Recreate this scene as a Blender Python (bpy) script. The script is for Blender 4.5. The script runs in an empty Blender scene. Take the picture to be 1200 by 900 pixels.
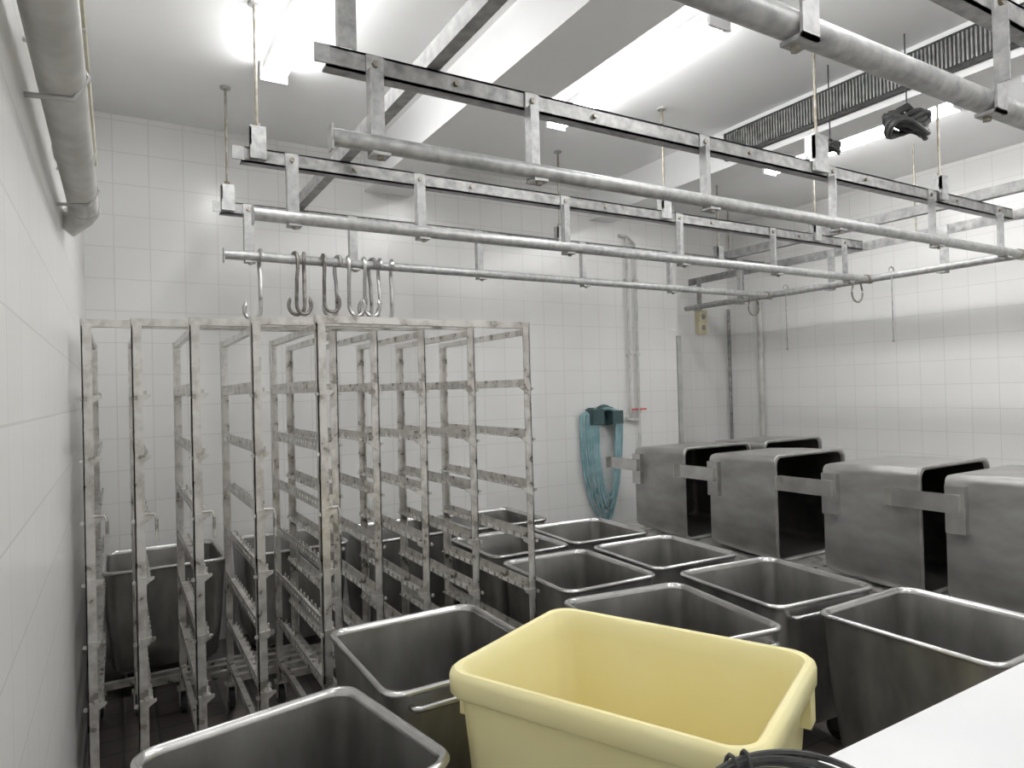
import bpy, math, random
from mathutils import Vector, Matrix
random.seed(4)
scene=bpy.context.scene
PI=math.pi
# ---------------------------------------------------------------- materials
def newmat(name):
    m=bpy.data.materials.new(name); m.use_nodes=True
    nt=m.node_tree; b=nt.nodes['Principled BSDF']
    return m,nt,b
def mixmat(name,c1,c2,scale=6,metal=0,rough=.5,rvar=.1,bump=0,detail=6,stretch=(1,1,1),lo=.35,hi=.65,spec=.5):
    m,nt,b=newmat(name)
    tc=nt.nodes.new('ShaderNodeTexCoord'); mp=nt.nodes.new('ShaderNodeMapping')
    mp.inputs['Scale'].default_value=stretch
    n=nt.nodes.new('ShaderNodeTexNoise'); n.inputs['Scale'].default_value=scale; n.inputs['Detail'].default_value=detail
    r=nt.nodes.new('ShaderNodeValToRGB')
    r.color_ramp.elements[0].position=lo; r.color_ramp.elements[1].position=hi
    r.color_ramp.elements[0].color=(*c1,1); r.color_ramp.elements[1].color=(*c2,1)
    nt.links.new(tc.outputs['Object'],mp.inputs['Vector']); nt.links.new(mp.outputs['Vector'],n.inputs['Vector'])
    nt.links.new(n.outputs['Fac'],r.inputs['Fac']); nt.links.new(r.outputs['Color'],b.inputs['Base Color'])
    mr=nt.nodes.new('ShaderNodeMapRange'); mr.inputs['To Min'].default_value=max(rough-rvar,.02); mr.inputs['To Max'].default_value=rough+rvar
    nt.links.new(n.outputs['Fac'],mr.inputs['Value']); nt.links.new(mr.outputs['Result'],b.inputs['Roughness'])
    b.inputs['Metallic'].default_value=metal
    b.inputs['Specular IOR Level'].default_value=spec
    if bump:
        bp=nt.nodes.new('ShaderNodeBump'); bp.inputs['Strength'].default_value=bump; bp.inputs['Distance'].default_value=.01
        nt.links.new(n.outputs['Fac'],bp.inputs['Height']); nt.links.new(bp.outputs['Normal'],b.inputs['Normal'])
    return m
def tilemat(name,axis,size=.2,c=(.865,.86,.845),c2=(.845,.84,.825),g=(.72,.715,.70),mortar=.003,rough=.22,off=(0,.036,0)):
    m,nt,b=newmat(name)
    geo=nt.nodes.new('ShaderNodeNewGeometry'); sp=nt.nodes.new('ShaderNodeSeparateXYZ'); cb=nt.nodes.new('ShaderNodeCombineXYZ')
    nt.links.new(geo.outputs['Position'],sp.inputs[0])
    a,bb={'x':('Y','Z'),'y':('X','Z'),'z':('X','Y')}[axis]
    nt.links.new(sp.outputs[a],cb.inputs['X']); nt.links.new(sp.outputs[bb],cb.inputs['Y'])
    ad=nt.nodes.new('ShaderNodeVectorMath'); ad.operation='ADD'; ad.inputs[1].default_value=off
    nt.links.new(cb.outputs[0],ad.inputs[0])
    br=nt.nodes.new('ShaderNodeTexBrick'); br.offset=0; br.squash=1
    br.inputs['Scale'].default_value=1; br.inputs['Brick Width'].default_value=size; br.inputs['Row Height'].default_value=size
    br.inputs['Mortar Size'].default_value=mortar; br.inputs['Mortar Smooth'].default_value=.2
    br.inputs['Color1'].default_value=(*c,1); br.inputs['Color2'].default_value=(*c2,1); br.inputs['Mortar'].default_value=(*g,1)
    nt.links.new(ad.outputs[0],br.inputs['Vector'])
    n=nt.nodes.new('ShaderNodeTexNoise'); n.inputs['Scale'].default_value=1.3; n.inputs['Detail'].default_value=5
    nt.links.new(geo.outputs['Position'],n.inputs['Vector'])
    mr=nt.nodes.new('ShaderNodeMapRange'); mr.inputs['To Min'].default_value=.94; mr.inputs['To Max'].default_value=1.03
    nt.links.new(n.outputs['Fac'],mr.inputs['Value'])
    mx=nt.nodes.new('ShaderNodeVectorMath'); mx.operation='SCALE'
    nt.links.new(br.outputs['Color'],mx.inputs[0]); nt.links.new(mr.outputs['Result'],mx.inputs['Scale'])
    nt.links.new(mx.outputs[0],b.inputs['Base Color'])
    bp=nt.nodes.new('ShaderNodeBump'); bp.inputs['Strength'].default_value=.15; bp.inputs['Distance'].default_value=.002; bp.invert=True
    nt.links.new(br.outputs['Fac'],bp.inputs['Height']); nt.links.new(bp.outputs['Normal'],b.inputs['Normal'])
    b.inputs['Roughness'].default_value=rough
    return m
def emis(name,col,s):
    m,nt,b=newmat(name)
    b.inputs['Emission Color'].default_value=(*col,1); b.inputs['Emission Strength'].default_value=s
    b.inputs['Base Color'].default_value=(.9,.9,.9,1)
    return m
TX=tilemat('tile_x','x'); TY=tilemat('tile_y','y')
FL=tilemat('floor_tile','z',.15,(.15,.13,.12),(.12,.105,.10),(.06,.06,.06),.006,.35)
CE=mixmat('ceiling_paint',(.86,.86,.86),(.90,.90,.90),2,0,.55,.1,.05)
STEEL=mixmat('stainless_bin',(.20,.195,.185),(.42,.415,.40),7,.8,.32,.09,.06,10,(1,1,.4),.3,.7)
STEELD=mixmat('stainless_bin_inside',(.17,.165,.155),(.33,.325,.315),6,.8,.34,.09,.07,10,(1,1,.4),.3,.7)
STEELR=mixmat('stainless_rim',(.46,.455,.45),(.62,.615,.605),8,.9,.24,.06,0)
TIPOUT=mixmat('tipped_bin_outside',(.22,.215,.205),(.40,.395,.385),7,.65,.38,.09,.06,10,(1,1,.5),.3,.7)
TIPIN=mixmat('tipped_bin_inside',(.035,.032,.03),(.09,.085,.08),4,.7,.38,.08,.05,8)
RACK=mixmat('rack_steel',(.30,.275,.24),(.72,.70,.67),16,.6,.30,.1,.08,8,(1,1,1),.26,.56)
GALV=mixmat('galvanized',(.28,.285,.285),(.50,.50,.49),30,.4,.46,.1,.1,8,(1,1,1),.3,.7)
BEAM=mixmat('beam_steel',(.16,.162,.162),(.38,.375,.365),22,.4,.46,.1,.12,8,(1,1,1),.3,.7)
RUST=mixmat('joint_steel',(.18,.15,.10),(.36,.34,.30),25,.5,.5,.1,.1,6)
HOOK=mixmat('hook_steel',(.30,.29,.28),(.50,.49,.48),10,.9,.3,.08)
HOOKD=mixmat('hook_steel_old',(.11,.095,.08),(.28,.26,.24),20,.7,.4,.08)
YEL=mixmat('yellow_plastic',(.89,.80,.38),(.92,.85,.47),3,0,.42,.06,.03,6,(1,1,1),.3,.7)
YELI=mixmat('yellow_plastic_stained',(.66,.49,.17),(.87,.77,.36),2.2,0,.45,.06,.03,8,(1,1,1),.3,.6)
WHITE=mixmat('white_plastic',(.80,.81,.82),(.85,.85,.86),3,0,.35,.05)
PIPE=mixmat('painted_pipe',(.48,.47,.44),(.66,.65,.62),9,0,.5,.1,.05)
PIPEY=mixmat('yellowed_cable',(.50,.47,.34),(.62,.59,.48),9,0,.5,.1)
GREYP=mixmat('grey_paint',(.38,.38,.37),(.50,.50,.49),9,.3,.5,.1)
BLACK=mixmat('black_rubber',(.012,.012,.012),(.04,.04,.04),30,0,.6,.1,.3)
TEAL=mixmat('pale_teal_hose',(.17,.31,.34),(.28,.45,.49),12,0,.4,.08)
TEALD=mixmat('dark_teal_plastic',(.02,.05,.055),(.035,.075,.08),8,0,.45,.08)
CREAM=mixmat('cream_plastic',(.62,.56,.36),(.70,.64,.45),8,0,.45,.08)
RED=mixmat('valve_red',(.5,.05,.05),(.6,.08,.07),8,0,.4,.08)
LAMP=emis('tube_glow',(.98,.98,.97),38)
HOUS=mixmat('lamp_housing',(.78,.79,.80),(.84,.84,.85),3,0,.4,.05)
# ---------------------------------------------------------------- mesh builder
class MB:
    def __init__(s): s.v=[];s.f=[];s.m=[];s.s=[]
    def quad(s,idx,m=0,sm=False): s.f.append(idx);s.m.append(m);s.s.append(sm)
    def box(s,x0,x1,y0,y1,z0,z1,m=0):
        b=len(s.v)
        for z in(z0,z1):
            for x,y in((x0,y0),(x1,y0),(x1,y1),(x0,y1)): s.v.append((x,y,z))
        for f in((3,2,1,0),(4,5,6,7),(0,1,5,4),(1,2,6,5),(2,3,7,6),(3,0,4,7)): s.quad([b+i for i in f],m)
    def cyl(s,p,q,r,seg=12,m=0,r2=None):
        s.tube([p,q],r,seg,m,r2=r2)
    def tube(s,pts,r,seg=10,m=0,closed=False,r2=None,cap=True):
        pts=[Vector(p) for p in pts]; n=len(pts); b=len(s.v)
        prev=None
        for i,p in enumerate(pts):
            if closed: t=pts[(i+1)%n]-pts[i-1]
            else: t=pts[min(i+1,n-1)]-pts[max(i-1,0)]
            t.normalize()
            if prev is None:
                a=Vector((0,0,1)) if abs(t.z)<.9 else Vector((1,0,0))
                u=t.cross(a).normalized()
            else:
                u=(prev-t*prev.dot(t)).normalized()
            prev=u; w=t.cross(u)
            rr=r if not r2 else r+(r2-r)*i/(n-1)
            for k in range(seg):
                a=2*PI*k/seg
                s.v.append(tuple(p+u*math.cos(a)*rr+w*math.sin(a)*rr))
        for i in range(n if closed else n-1):
            j=(i+1)%n
            for k in range(seg):
                l=(k+1)%seg
                s.quad([b+i*seg+k,b+i*seg+l,b+j*seg+l,b+j*seg+k],m,True)
        if cap and not closed:
            s.quad([b+k for k in range(seg)][::-1],m); s.quad([b+(n-1)*seg+k for k in range(seg)],m)
    def rings(s,rs,m=0,capend=True,capstart=False,mats=None):
        b=len(s.v); n=len(rs[0])
        for r in rs: s.v+= [tuple(p) for p in r]
        for i in range(len(rs)-1):
            mm=mats[i] if mats else m
            for k in range(n):
                l=(k+1)%n
                s.quad([b+i*n+k,b+i*n+l,b+(i+1)*n+l,b+(i+1)*n+k],mm,True)
        if capend: s.quad([b+(len(rs)-1)*n+k for k in range(n)],mats[-1] if mats else m,False)
        if capstart: s.quad([b+k for k in range(n)][::-1],mats[0] if mats else m,False)
    def obj(s,name,mats,loc=(0,0,0),rot=(0,0,0),parent=None,auto=35):
        me=bpy.data.meshes.new(name); me.from_pydata(s.v,[],s.f)
        for m in mats: me.materials.append(m)
        me.polygons.foreach_set('material_index',s.m); me.polygons.foreach_set('use_smooth',s.s)
        me.update()
        try: me.set_sharp_from_angle(angle=math.radians(auto))
        except Exception: pass
        o=bpy.data.objects.new(name,me); scene.collection.objects.link(o)
        o.location=loc; o.rotation_euler=rot
        if parent: o.parent=parent
        return o
def rrect(w,d,r,z,n=7):
    pts=[];w/=2;d/=2
    for cx,cy,a0 in((w-r,d-r,0),(-w+r,d-r,PI/2),(-w+r,-d+r,PI),(w-r,-d+r,1.5*PI)):
        for i in range(n):
            a=a0+PI/2*i/(n-1); pts.append((cx+r*math.cos(a),cy+r*math.sin(a),z))
    return pts
def arc(c,r,a0,a1,n,plane='xz'):
    out=[]
    for i in range(n+1):
        a=a0+(a1-a0)*i/n; u,v=r*math.cos(a),r*math.sin(a)
        if plane=='xz': out.append((c[0]+u,c[1],c[2]+v))
        elif plane=='yz': out.append((c[0],c[1]+u,c[2]+v))
        else: out.append((c[0]+u,c[1]+v,c[2]))
    return out
# ---------------------------------------------------------------- room
XL,XR,YB,YB2,XC,H,YR=-.158,6.0,4.85,5.3,4.77,3.40,-1.6
def wall(name,b,m):
    k=MB(); k.box(*b); return k.obj(name,[m])
wall('wall_left',(XL-.12,XL,YR-.12,YB+.6,0,H),TX)
wall('wall_back',(XL,XC,YB,YB+.57,0,H),TY)
wall('wall_recess',(XC,XR,YB2,YB2+.12,0,H),TY)
wall('wall_right',(XR,XR+.12,YR-.12,YB+.57,0,H),TX)
wall('wall_rear',(XL,XR,YR-.12,YR,0,H),TY)
k=MB(); k.box(XC,XC+.004,YB+.001,YB2,0,H); k.obj('wall_return',[TX])
wall('floor',(XL-.12,XR+.12,YR-.12,YB+.6,-.1,0),FL)
wall('ceiling',(XL-.12,XR+.12,YR-.12,YB+.6,H,H+.1),CE)
wall('ceiling_beam',(1.62,1.98,YR,YB,3.12,H),CE)
wall('ceiling_beam.001',(3.72,3.97,YR,YB2,3.13,H),CE)
k=MB(); k.box(3.69,3.72,1.2,3.25,3.17,3.36,0)
for i in range(100):
    y=1.22+i*.02; k.box(3.675,3.69,y,y+.008,3.19,3.34,1)
k.obj('vent_grille',[BLACK,BEAM])
def lamp(x,y0,y1):
    k=MB(); k.box(x-.055,x+.055,y0,y1,H-.045,H,0)
    k.box(x-.07,x+.07,y0,y0+.02,H-.10,H-.0,0); k.box(x-.07,x+.07,y1-.02,y1,H-.10,H-.0,0)
    for dx in(-.04,.04): k.cyl((x+dx,y0+.02,H-.075),(x+dx,y1-.02,H-.075),.018,10,1)
    k.obj('fluorescent_lamp',[HOUS,LAMP])
for x,y0,y1 in((.76,2.35,3.75),(2.5,2.2,3.6),(4.6,2.15,3.6),(2.5,.5,1.9),(4.6,.4,1.8),(.76,-.6,.8),(2.5,-1.2,.2)): lamp(x,y0,y1)
# ---------------------------------------------------------------- overhead rails
ZT,ZB=2.42,2.70
def beam(k,x0,x1,y,z=ZB):
    k.box(x0,x1,y-.004,y+.004,z-.035,z+.035,1)
    k.box(x0,x1,y-.004,y+.05,z+.027,z+.035,1)
    k.box(x0,x1,y-.004,y+.05,z-.035,z-.027,1)
def railset(y,x0t,x1t,x0b,x1b,hang,rods,r=.028,off=.045,big=()):
    k=MB()
    k.tube([(x0t,y,ZT),(x1t,y,ZT)],r,16,0)
    k.box(x0t-.006,x0t,y-.022,y+.022,ZT-.045,ZT+.035,0)
    yb=y+off
    beam(k,x0b,x1b,yb)
    k.box(x0b-.04,x0b+.01,yb-.012,yb-.004,ZB-.03,ZB+.03,0)
    ya,yc=min(y-.02,yb-.012),max(y+.02,yb-.004)
    for x in hang:
        k.box(x-.03,x+.03,yb-.012,yb-.004,ZT-.01-r,ZB+.03,0)
        k.box(x-.03,x-.024,yb-.045,yb-.012,ZT+r,ZB-.03,0)
        k.box(x-.03,x+.03,ya,yc,ZT-r-.010,ZT-r,0)
        k.cyl((x,y,ZT-r-.022),(x,y,ZT-r-.008),.012,6,2)
        k.cyl((x,yb-.022,ZB),(x,yb-.010,ZB),.012,6,2)
        k.cyl((x+.3,yb-.018,ZB),(x+.3,yb-.004,ZB),.010,6,2)
    for x in rods:
        wd=.055 if x in big else .035; hh=.16 if x in big else .12
        k.box(x-wd,x+wd,yb-.03,yb-.012,ZB-.02,ZB+hh,0)
        k.box(x-wd,x+wd,yb-.03,yb+.03,ZB+hh,ZB+hh+.008,0)
        k.box(x-wd,x-wd+.006,yb-.03,yb+.03,ZB+.04,ZB+hh,0)
        k.cyl((x,yb,ZB+hh-.02),(x,yb,H),.0075,8,2)
        k.cyl((x,yb,ZB+hh+.008),(x,yb,ZB+hh+.03),.016,6,2)
        k.cyl((x,yb,H-.01),(x,yb,H),.03,10,0)
    k.obj('overhead_meat_rail',[GALV,BEAM,RUST])
XRL=5.2
railset(4.1,.54,XRL-.03,.53,XRL,[.68,1.30,2.2,3.1,4.0,4.85],[.57,2.9,4.6])
railset(3.15,.54,XRL-.03,.50,XRL,[.72,1.36,2.27,3.18,4.1,4.95],[.57,3.06,4.6])
railset(2.1,.60,XRL-.03,.60,XRL,[.76,1.38,2.3,3.23,4.18,5.0],[3.12,4.3],big=(3.12,))
railset(.98,.55,XRL-.03,.55,XRL,[.76,1.36,2.24,3.23,4.18,5.0],[.6,1.7,3.2,4.6],r=.034,off=-.03)
k=MB()
k.box(.64,.70,2.135,2.141,ZB+.037,H,0); k.box(.64,.646,2.141,2.17,ZB+.037,H,0); k.box(.694,.70,2.141,2.17,ZB+.037,H,0)
k.obj('rail_hanger_channel',[GALV])
k=MB()
k.tube([(XRL,.6,ZT),(XRL,5.15,ZT)],.028,16,0)
xb=XRL+.05
k.box(xb-.004,xb+.004,.6,5.15,ZB-.035,ZB+.035,1); k.box(xb,xb+.05,.6,5.15,ZB+.027,ZB+.035,1)
for y in(.9,1.75,2.6,3.5,4.45,5.0):
    k.box(xb-.012,xb-.004,y-.03,y+.03,ZT-.04,ZB+.03,0); k.box(XRL-.02,xb-.004,y-.03,y+.03,ZT-.038,ZT-.028,0)
for y in(1.5,2.8,4.6):
    k.cyl((xb,y,ZB),(xb,y,H),.0075,8,2)
for y in(.98,2.1,3.15,4.1): k.cyl((XRL-.05,y,ZT),(XRL+.02,y,ZT),.036,14,2)
k.obj('overhead_cross_rail',[GALV,BEAM,RUST])
for xx,y1 in((.95,4.2),(4.75,4.3)):
    k=MB()
    k.box(xx,xx+.008,.85,y1,ZB+.045,ZB+.105,0); k.box(xx,xx+.05,.85,y1,ZB+.037,ZB+.045,0)
    k.obj('rail_cross_brace',[BEAM])
# ---------------------------------------------------------------- hooks
def hook(x,y,dark,L=.37,tw=0):
    k=MB(); R=.040; r=.0115
    pts=arc((0,0,0),R,-.15*PI,PI,10,'yz')
    z=-L+.09
    pts+=[(0,-R,-.06),(0,-R*.6,-.12),(0,-R*.4,z+.04)]
    c=(.046,-R*.4,z); pts+=[(c[0]+.046*math.cos(a),c[1],c[2]+.058*math.sin(a)) for a in [PI+ i*PI*1.15/10 for i in range(11)]]
    k.tube(pts,r,8,0)
    last=Vector(pts[-1]); k.tube([last,last+Vector((-.006,0,.028))],r,8,0,r2=.001)
    k.obj('meat_hook',[HOOKD if dark else HOOK],(x,y,ZT+.0),(0,0,tw))
for i,(x,d,tw,L) in enumerate([(.735,0,2.6,.40),(.93,1,.3,.36),(.985,1,2.6,.36),(1.10,1,1.0,.34),(1.19,0,2.9,.37),(1.255,0,.4,.36),(1.355,0,.2,.36),(1.41,0,3.3,.37),(1.46,0,3.3,.35),(1.54,0,2.7,.38)]): hook(x,4.1,d,L,0.25*math.sin(i*2)+(PI if tw>1.5 else 0))
for y,x in((4.18,XRL-.12),(3.2,XRL-.08)):
    k=MB(); k.tube(arc((0,0,-.09),.07,PI*.95,PI*2.05,14,'xz'),.007,8,0); k.tube([(-.07,0,-.07),(-.045,0,.0)],.007,8,0); k.tube([(.07,0,-.07),(.045,0,0)],.007,8,0)
    k.obj('rail_drop_ring',[RUST],(x,y,ZT-.02))
for x,y,l in((5.17,3.9,.5),(5.17,2.95,.5)):
    k=MB(); k.cyl((0,0,0),(0,0,-l),.005,8,0); k.cyl((0,0,-l),(0,0,-l-.02),.009,8,0); k.tube(arc((0,0,.03),.034,-PI/2,PI,10,'xz'),.005,8,0)
    k.obj('hanging_pull_rod',[BEAM],(x,y,ZT))
# ---------------------------------------------------------------- nested smokehouse trolleys
def rung(k,x,sgn,y0,y1,z,perf=True):
    t=.003
    xa,xb=(x,x+sgn*.046); xa,xb=min(xa,xb),max(xa,xb); k.box(xa,xb,y0,y1,z-t,z,0)
    x0,x1=(x-.0015,x+.0015)
    if perf:
        k.box(x0,x1,y0,y1,z,z+.016,0); k.box(x0,x1,y0,y1,z+.029,z+.044,0)
        n=int((y1-y0)/.045)
        for i in range(n):
            y=y0+(i+.5)*(y1-y0)/n; k.box(x0,x1,y-.013,y+.013,z+.016,z+.029,0)
    else:
        k.box(x0,x1,y0,y1,z,z+.036,0)
    n=14
    xe=x+sgn*.043
    for i in range(n):
        y=y0+(i+.5)*(y1-y0)/n; k.box(xe-.0025,xe+.0025,y-.008,y+.008,z,z+.02,0)
    # end stop tab with bolt at the front of each shelf
    b=len(k.v); xi=x; xo=x+sgn*.058
    for yy in(y0-.012,y0-.007):
        k.v+=[(xi,yy,z+.004),(xo,yy,z+.004),(xo,yy,z-.006),(xi,yy,z-.045)]
    k.quad([b,b+1,b+2,b+3]);k.quad([b+7,b+6,b+5,b+4])
    for i in range(4):
        j=(i+1)%4; k.quad([b+j,b+i,b+4+i,b+4+j])
    k.cyl((x-sgn*.012,y0-.018,z-.012),(x-sgn*.012,y0-.008,z-.012),.008,6,0)
def trolley(xl,xr,y0,y1,zs,zt=1.895):
    k=MB(); cx,cy=(xl+xr)/2,(y0+y1)/2; a=(xr-xl)/2; b=(y1-y0)/2; p=.018
    for sx in(-1,1):
        for sy in(-1,1):
            X0,X1=sorted((sx*(a+p),sx*(a-p))); Xe,Xf=sorted((sx*(a+p),sx*(a+p-.005)))
            Y0,Y1=sorted((sy*(b+p),sy*(b+p-.005))); Ya,Yb_=sorted((sy*(b+p),sy*(b-p)))
            k.box(X0,X1,Y0,Y1,.125,zt,0); k.box(Xe,Xf,Ya,Yb_,.125,zt,0)
            k.cyl((sx*a-.014,sy*b,.05),(sx*a+.014,sy*b,.05),.05,16,1)
            k.box(sx*a-.022,sx*a-.016,sy*b-.02,sy*b+.02,.04,.125,0); k.box(sx*a+.016,sx*a+.022,sy*b-.02,sy*b+.02,.04,.125,0)
            k.box(sx*a-.03,sx*a+.03,sy*b-.03,sy*b+.03,.118,.127,0)
        k.box(sx*a-.012,sx*a+.012,-b,b,zt-.03,zt-.003,0)
        k.box(sx*a-.012,sx*a+.012,-b,b,.21,.24,0)
        for z in zs:
            rung(k,sx*a+sx*.012,-sx,-b-.012,b+.012,z,sx<0)
    k.box(-a-.02,a+.02,-b-.018,-b+.018,zt,zt+.03,0)
    k.box(-a,a,b-.015,b+.015,.13,.165,0)
    z0=1.15
    k.tube([(-a+.016,-b-.016,z0),(-a+.05,-b-.02,z0),(-a+.058,-b-.02,z0-.02),(-a+.058,-b-.02,z0-.11)],.006,8,0)
    return k.obj('smokehouse_trolley',[RACK,BLACK],(cx,cy,0))
z7=[.42+.24*i for i in range(6)]
trolley(-.10,.87,3.12,4.02,z7)
trolley(.07,1.04,3.04,3.94,z7)
trolley(.27,1.24,2.95,3.85,z7)
trolley(.485,1.45,2.85,3.76,z7)
trolley(.71,1.68,2.72,3.65,z7)
# ---------------------------------------------------------------- bins
def tubmesh(k,w,d,h,r,z0,t=.004,taper=.05,rimr=.011):
    R=[];M=[]
    def add(i,z,mm,rr=None): R.append(rrect(w-2*i,d-2*i,max((rr or r)-i*.3,.02),z)); M.append(mm)
    add(taper+.03,z0,0); add(taper+.008,z0+.008,0); add(taper,z0+.035,0)
    add(taper*.5,z0+(h)*.5,0); add(rimr,z0+h-rimr*1.6,0)
    for i in range(9):
        a=-PI/2+ i*PI*1.25/8
        R.append(rrect(w-2*rimr+2*rimr*math.cos(a),d-2*rimr+2*rimr*math.cos(a),r,z0+h-rimr+rimr*math.sin(a))); M.append(2)
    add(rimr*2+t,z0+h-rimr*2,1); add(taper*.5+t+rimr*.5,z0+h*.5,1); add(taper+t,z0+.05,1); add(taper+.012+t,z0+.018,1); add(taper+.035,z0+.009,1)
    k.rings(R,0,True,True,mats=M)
def steel_bin(x,y,rz=0,w=.62,d=.69,h=.56,top=.70,handle=True,hs=-1):
    k=MB(); z0=top-h; tubmesh(k,w,d,h,.065,z0)
    for sx in(-1,1):
        for sy in(-1,1):
            X,Y=sx*(w/2-.13),sy*(d/2-.13)
            k.cyl((X-.016,Y,.05),(X+.016,Y,.05),.05,16,3)
            k.box(X-.024,X-.018,Y-.02,Y+.02,.04,z0-.004,2); k.box(X+.018,X+.024,Y-.02,Y+.02,.04,z0-.004,2)
            k.box(X-.04,X+.04,Y-.04,Y+.04,z0-.012,z0+.004,2)
    if handle:
        yh=hs*(d/2+.022)
        k.tube([(-w/2+.08,hs*(d/2-.015),top-.055)]+[(-w/2+.08,yh,top-.05),(-w/2+.10,yh+hs*.004,top-.05),(w/2-.10,yh+hs*.004,top-.05),(w/2-.08,yh,top-.05),(w/2-.08,hs*(d/2-.015),top-.055)],.010,10,2)
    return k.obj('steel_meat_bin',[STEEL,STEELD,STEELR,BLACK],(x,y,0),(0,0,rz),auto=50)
R=math.radians
steel_bin(.36,1.755,R(10),.62,.60)
steel_bin(.985,2.26,R(0),.62,.68)
steel_bin(1.88,2.02,R(-8),.62,.68)
steel_bin(2.61,2.09,R(-5),.62,.64)
steel_bin(2.67,1.37,R(0),.62,.66)
steel_bin(2.60,2.80,R(-3),.58,.60,handle=False)
steel_bin(1.99,2.78,R(-2),.54,.66,handle=False)
steel_bin(2.60,3.50,R(-3),.58,.60,handle=False)
steel_bin(2.01,3.50,R(0),.52,.60,handle=False)
steel_bin(2.3,4.25,R(0),.62,.62,handle=False)
steel_bin(1.6,4.3,R(0),.62,.62,handle=False)
steel_bin(.92,4.4,R(0),.62,.62,handle=False)
steel_bin(.22,4.42,R(0),.62,.62,handle=False)
# yellow tub
k=MB(); w,d,top,h=.84,.63,.86,.68; z0=top-h
Rg=[];M=[]
def a(i,z,rr,m=0): Rg.append(rrect(w-2*i,d-2*i,rr,z,9)); M.append(m)
a(.10,z0,.05); a(.075,z0+.012,.06); a(.068,z0+.05,.06); a(.028,top-.11,.07); a(.024,top-.075,.07); a(.006,top-.068,.075); a(.001,top-.06,.075); a(0,top-.02,.075); a(.003,top-.008,.075); a(.012,top,.07)
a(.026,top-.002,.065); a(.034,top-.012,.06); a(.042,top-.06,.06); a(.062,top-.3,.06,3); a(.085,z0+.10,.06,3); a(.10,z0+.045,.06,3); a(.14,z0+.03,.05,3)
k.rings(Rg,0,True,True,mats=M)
for sx in(-1,1):
    for sy in(-1,1):
        X,Y=sx*.28,sy*.18
        k.cyl((X-.018,Y,.055),(X+.018,Y,.055),.055,16,1); k.box(X-.026,X-.02,Y-.02,Y+.02,.045,z0,2); k.box(X+.02,X+.026,Y-.02,Y+.02,.045,z0,2); k.box(X-.04,X+.04,Y-.04,Y+.04,z0-.01,z0+.002,2)
    for yy in(-.2,.2):
        x0,x1=sorted((sx*(w/2-.004),sx*(w/2-.034))); k.box(x0,x1,yy-.03,yy+.03,top-.15,top-.06,0)
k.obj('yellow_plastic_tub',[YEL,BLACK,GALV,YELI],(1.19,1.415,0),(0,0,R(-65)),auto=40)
# bins lying on their side on a low bench
def side_bin(x,yfar,zc,w=.72,d=.68,h=.58,bar=True):
    k=MB(); tubmesh(k,w,d,h,.05,0,taper=.03)
    if bar:
        k.box(-w/2-.03,-w/2-.005,.13,.22,-.24,.10,3)
        k.box(-w/2-.012,-w/2+.03,.03,.26,.03,.12,3)
        k.box(-w/2-.06,-w/2-.005,.13,.22,-.245,-.24,3)
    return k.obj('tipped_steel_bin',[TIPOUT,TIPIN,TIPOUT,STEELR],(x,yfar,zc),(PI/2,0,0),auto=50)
zc=.82
side_bin(3.87,4.12,zc); side_bin(3.87,3.34,zc); side_bin(3.87,2.47,zc); side_bin(3.87,1.80,zc)
side_bin(4.72,4.1,zc,bar=False)
k=MB(); k.box(3.48,5.15,1.0,4.3,.445,.48,0)
for x in(3.52,4.3,5.11):
    for y in(1.05,2.1,3.2,4.25): k.box(x-.02,x+.02,y-.02,y+.02,0,.445,0)
k.obj('low_steel_bench',[RACK])
# white table
k=MB()
k.box(.72,2.7,.12,.83,.83,.87,0)
for x in(.76,2.64):
    for y in(.17,.78): k.box(x-.02,x+.02,y-.02,y+.02,0,.83,1)
k.box(.78,2.64,.76,.79,.2,.23,1); k.box(.78,2.64,.15,.18,.2,.23,1)
k.obj('white_work_table',[WHITE,GALV])
k=MB()
for j in range(8):
    rr=.158-.01*random.random(); pts=[]
    ox,oy=.008*random.random(),.008*random.random()
    for i in range(44):
        a_=2*PI*i/44; pts.append((ox+rr*math.cos(a_),oy+rr*math.sin(a_)*.9,.012+j*.0085+.005*math.sin(2*a_+j)))
    k.tube(pts,.0055,6,0,closed=True)
for a_ in(1.3,1.5,2.9):
    k.tube([( .153*math.cos(a_)+.018*math.cos(t)*math.cos(a_), .140*math.sin(a_)+.018*math.cos(t)*math.sin(a_), .042+.042*math.sin(t)) for t in [2*PI*i/14 for i in range(14)]],.004,6,0,closed=True)
k.obj('coiled_black_cable',[BLACK],(.90,.685,.872))
# ---------------------------------------------------------------- wall fittings
k=MB()
k.tube([(4.12,4.815,3.0),(4.12,4.815,1.32)],.013,10,0)
k.tube([(4.22,4.815,2.95),(4.22,4.815,1.05),(4.22,4.77,1.0)],.013,10,0)
k.tube([(4.04,4.83,3.02),(4.12,4.815,3.02),(4.22,4.815,2.95)],.012,10,0)
for x in(4.12,4.22):
    k.cyl((x,4.815,1.42),(x,4.815,1.36),.022,10,0)
    k.cyl((x,4.80,1.40),(x,4.76,1.40),.009,8,0)
    k.box(x-.035,x+.035,4.75,4.762,1.392,1.408,1)
    for z in(2.6,1.9): k.box(x-.02,x+.02,4.80,4.848,z,z+.02,0)
k.tube([(4.05,4.80,1.32),(4.12,4.815,1.30),(4.22,4.815,1.30)],.013,10,0)
k.obj('water_pipes_with_valves',[PIPE,RED])
k=MB()
k.tube(arc((0,0,0),.09,-.1*PI,1.1*PI,14,'xz'),.038,12,0)
k.box(-.13,.13,.03,.072,-.06,.10,0)
k.box(-.17,-.05,-.065,.05,-.05,.09,0); k.box(.05,.17,-.065,.05,-.05,.07,0)
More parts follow.
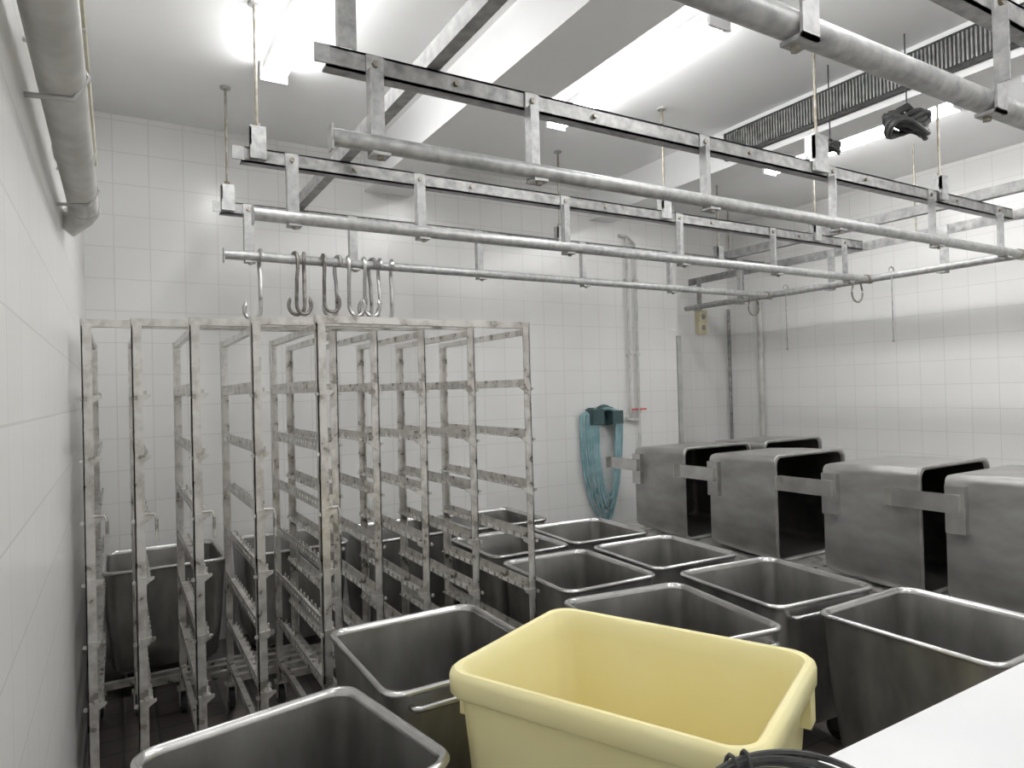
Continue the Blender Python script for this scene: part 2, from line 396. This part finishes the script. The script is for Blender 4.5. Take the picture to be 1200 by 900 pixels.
for j in range(8):
    wd=.10+.018*j; L=.74+.05*((j*7)%5)
    pts=[]
    for i in range(32):
        t=2*PI*i/32; x=wd*math.cos(t)*(1-.12*math.sin(t)); z=math.sin(t)
        z= z*.06 if z>0 else z*L
        pts.append((x+.01*math.sin(3*t+j),-.05+.012*j,z+.03))
    k.tube(pts,.0125,8,1,closed=True)
k.obj('wall_hung_hose',[TEALD,TEAL],(3.77,4.775,1.33))
k=MB(); k.box(-.07,.07,-.05,0,-.13,.13,0); k.box(-.055,.055,-.06,-.05,.01,.115,0); k.box(-.055,.055,-.06,-.05,-.115,-.01,0)
k.cyl((0,-.062,.06),(0,-.06,.06),.032,14,1); k.cyl((0,-.062,-.06),(0,-.06,-.06),.032,14,1)
k.obj('wall_socket',[CREAM,BEAM],(5.55,YB2,2.3))
k=MB(); k.cyl((5.92,5.22,0),(5.92,5.22,2.45),.018,10,0); k.obj('corner_pipe',[BEAM])
k=MB(); k.cyl((5.96,4.83,0),(5.96,4.83,2.6),.03,12,0); k.obj('drain_pipe',[PIPE])
k=MB(); k.box(XC-.02,XC+.03,YB-.02,YB+.0,0,2.1,0); k.obj('trim_corner',[GREYP])
# left wall pipes
k=MB()
k.tube([(-.092,-1.0,2.3),(-.092,1.2,2.305),(-.092,2.0,2.295),(-.092,2.86,2.3),(-.10,2.91,2.29),(-.13,2.94,2.27),(-.156,2.95,2.25)],.047,18,0)
for y in(.6,1.7,2.6): k.tube([(-.156,y,2.242),(-.07,y,2.249),(-.041,y,2.3),(-.07,y,2.351),(-.156,y,2.358)],.006,6,1)
for y in(1.2,2.2,2.82): k.cyl((-.092,y,2.3),(-.092,y+.05,2.3),.051,18,0)
k.obj('insulated_wall_pipe',[PIPE,GREYP])
k=MB()
k.tube([(-.085,-1.0,2.80),(-.085,2.0,2.79),(-.085,3.9,2.78),(-.12,3.95,2.76),(-.156,3.97,2.75)],.014,8,0)
k.tube([(-.10,-1.0,2.90),(-.10,2.2,2.91),(-.10,3.3,2.89),(-.156,3.35,2.89)],.018,8,1)
k.tube([(-.065,-1.0,2.62),(-.065,2.2,2.61),(-.065,3.3,2.60),(-.156,3.35,2.58)],.012,8,0)
for y in(1.0,2.1,3.1): k.box(-.157,-.055,y,y+.02,2.592,2.597,1); k.box(-.157,-.075,y,y+.02,2.770,2.776,1)
k.obj('wall_cable_run',[PIPEY,PIPE])
# dark cable bundles hanging from ceiling
def bundle(x,y,z,s):
    k=MB()
    k.cyl((0,0,.08*s),(0,0,H-z),.004,6,0)
    for j in range(7):
        pts=[(s*.14*math.cos(t+.2*j)*(1-.06*j),s*.05*math.sin(t)*(1+.3*(j%2)),s*(.03*math.sin(2*t+j)+.012*(j-3))) for t in [2*PI*i/20 for i in range(20)]]
        k.tube(pts,.014*s,8,0,closed=True)
    k.tube([(-.14*s,0,0),(-.05*s,.02,.06*s),(0,0,.09*s),(.06*s,0,.06*s),(.14*s,0,.02*s)],.02*s,8,0)
    k.obj('hanging_cable_bundle',[BLACK],(x,y,z))
bundle(3.55,1.92,2.93,1.0)
bundle(3.50,2.32,2.93,.5)
# ---------------------------------------------------------------- camera
cam=bpy.data.cameras.new('camera'); co=bpy.data.objects.new('camera',cam); scene.collection.objects.link(co)
cam.sensor_width=36; cam.lens=785/1200*36; cam.sensor_fit='HORIZONTAL'; cam.clip_start=.02
uX=Vector((1330,26,-785)).normalized(); uY=Vector((-463,-20,-785)).normalized(); uZ=uX.cross(uY).normalized(); uY=uZ.cross(uX)
M3=Matrix((uX,uY,uZ)); mw=M3.to_4x4(); mw.translation=(0,0,1.6); co.matrix_world=mw
scene.camera=co
w=bpy.data.worlds.new('world'); scene.world=w; w.use_nodes=True
w.node_tree.nodes['Background'].inputs[0].default_value=(.8,.85,.9,1); w.node_tree.nodes['Background'].inputs[1].default_value=.3
try:
    scene.view_settings.view_transform='Standard'
    scene.view_settings.gamma=1.1
except Exception as e: print(e)
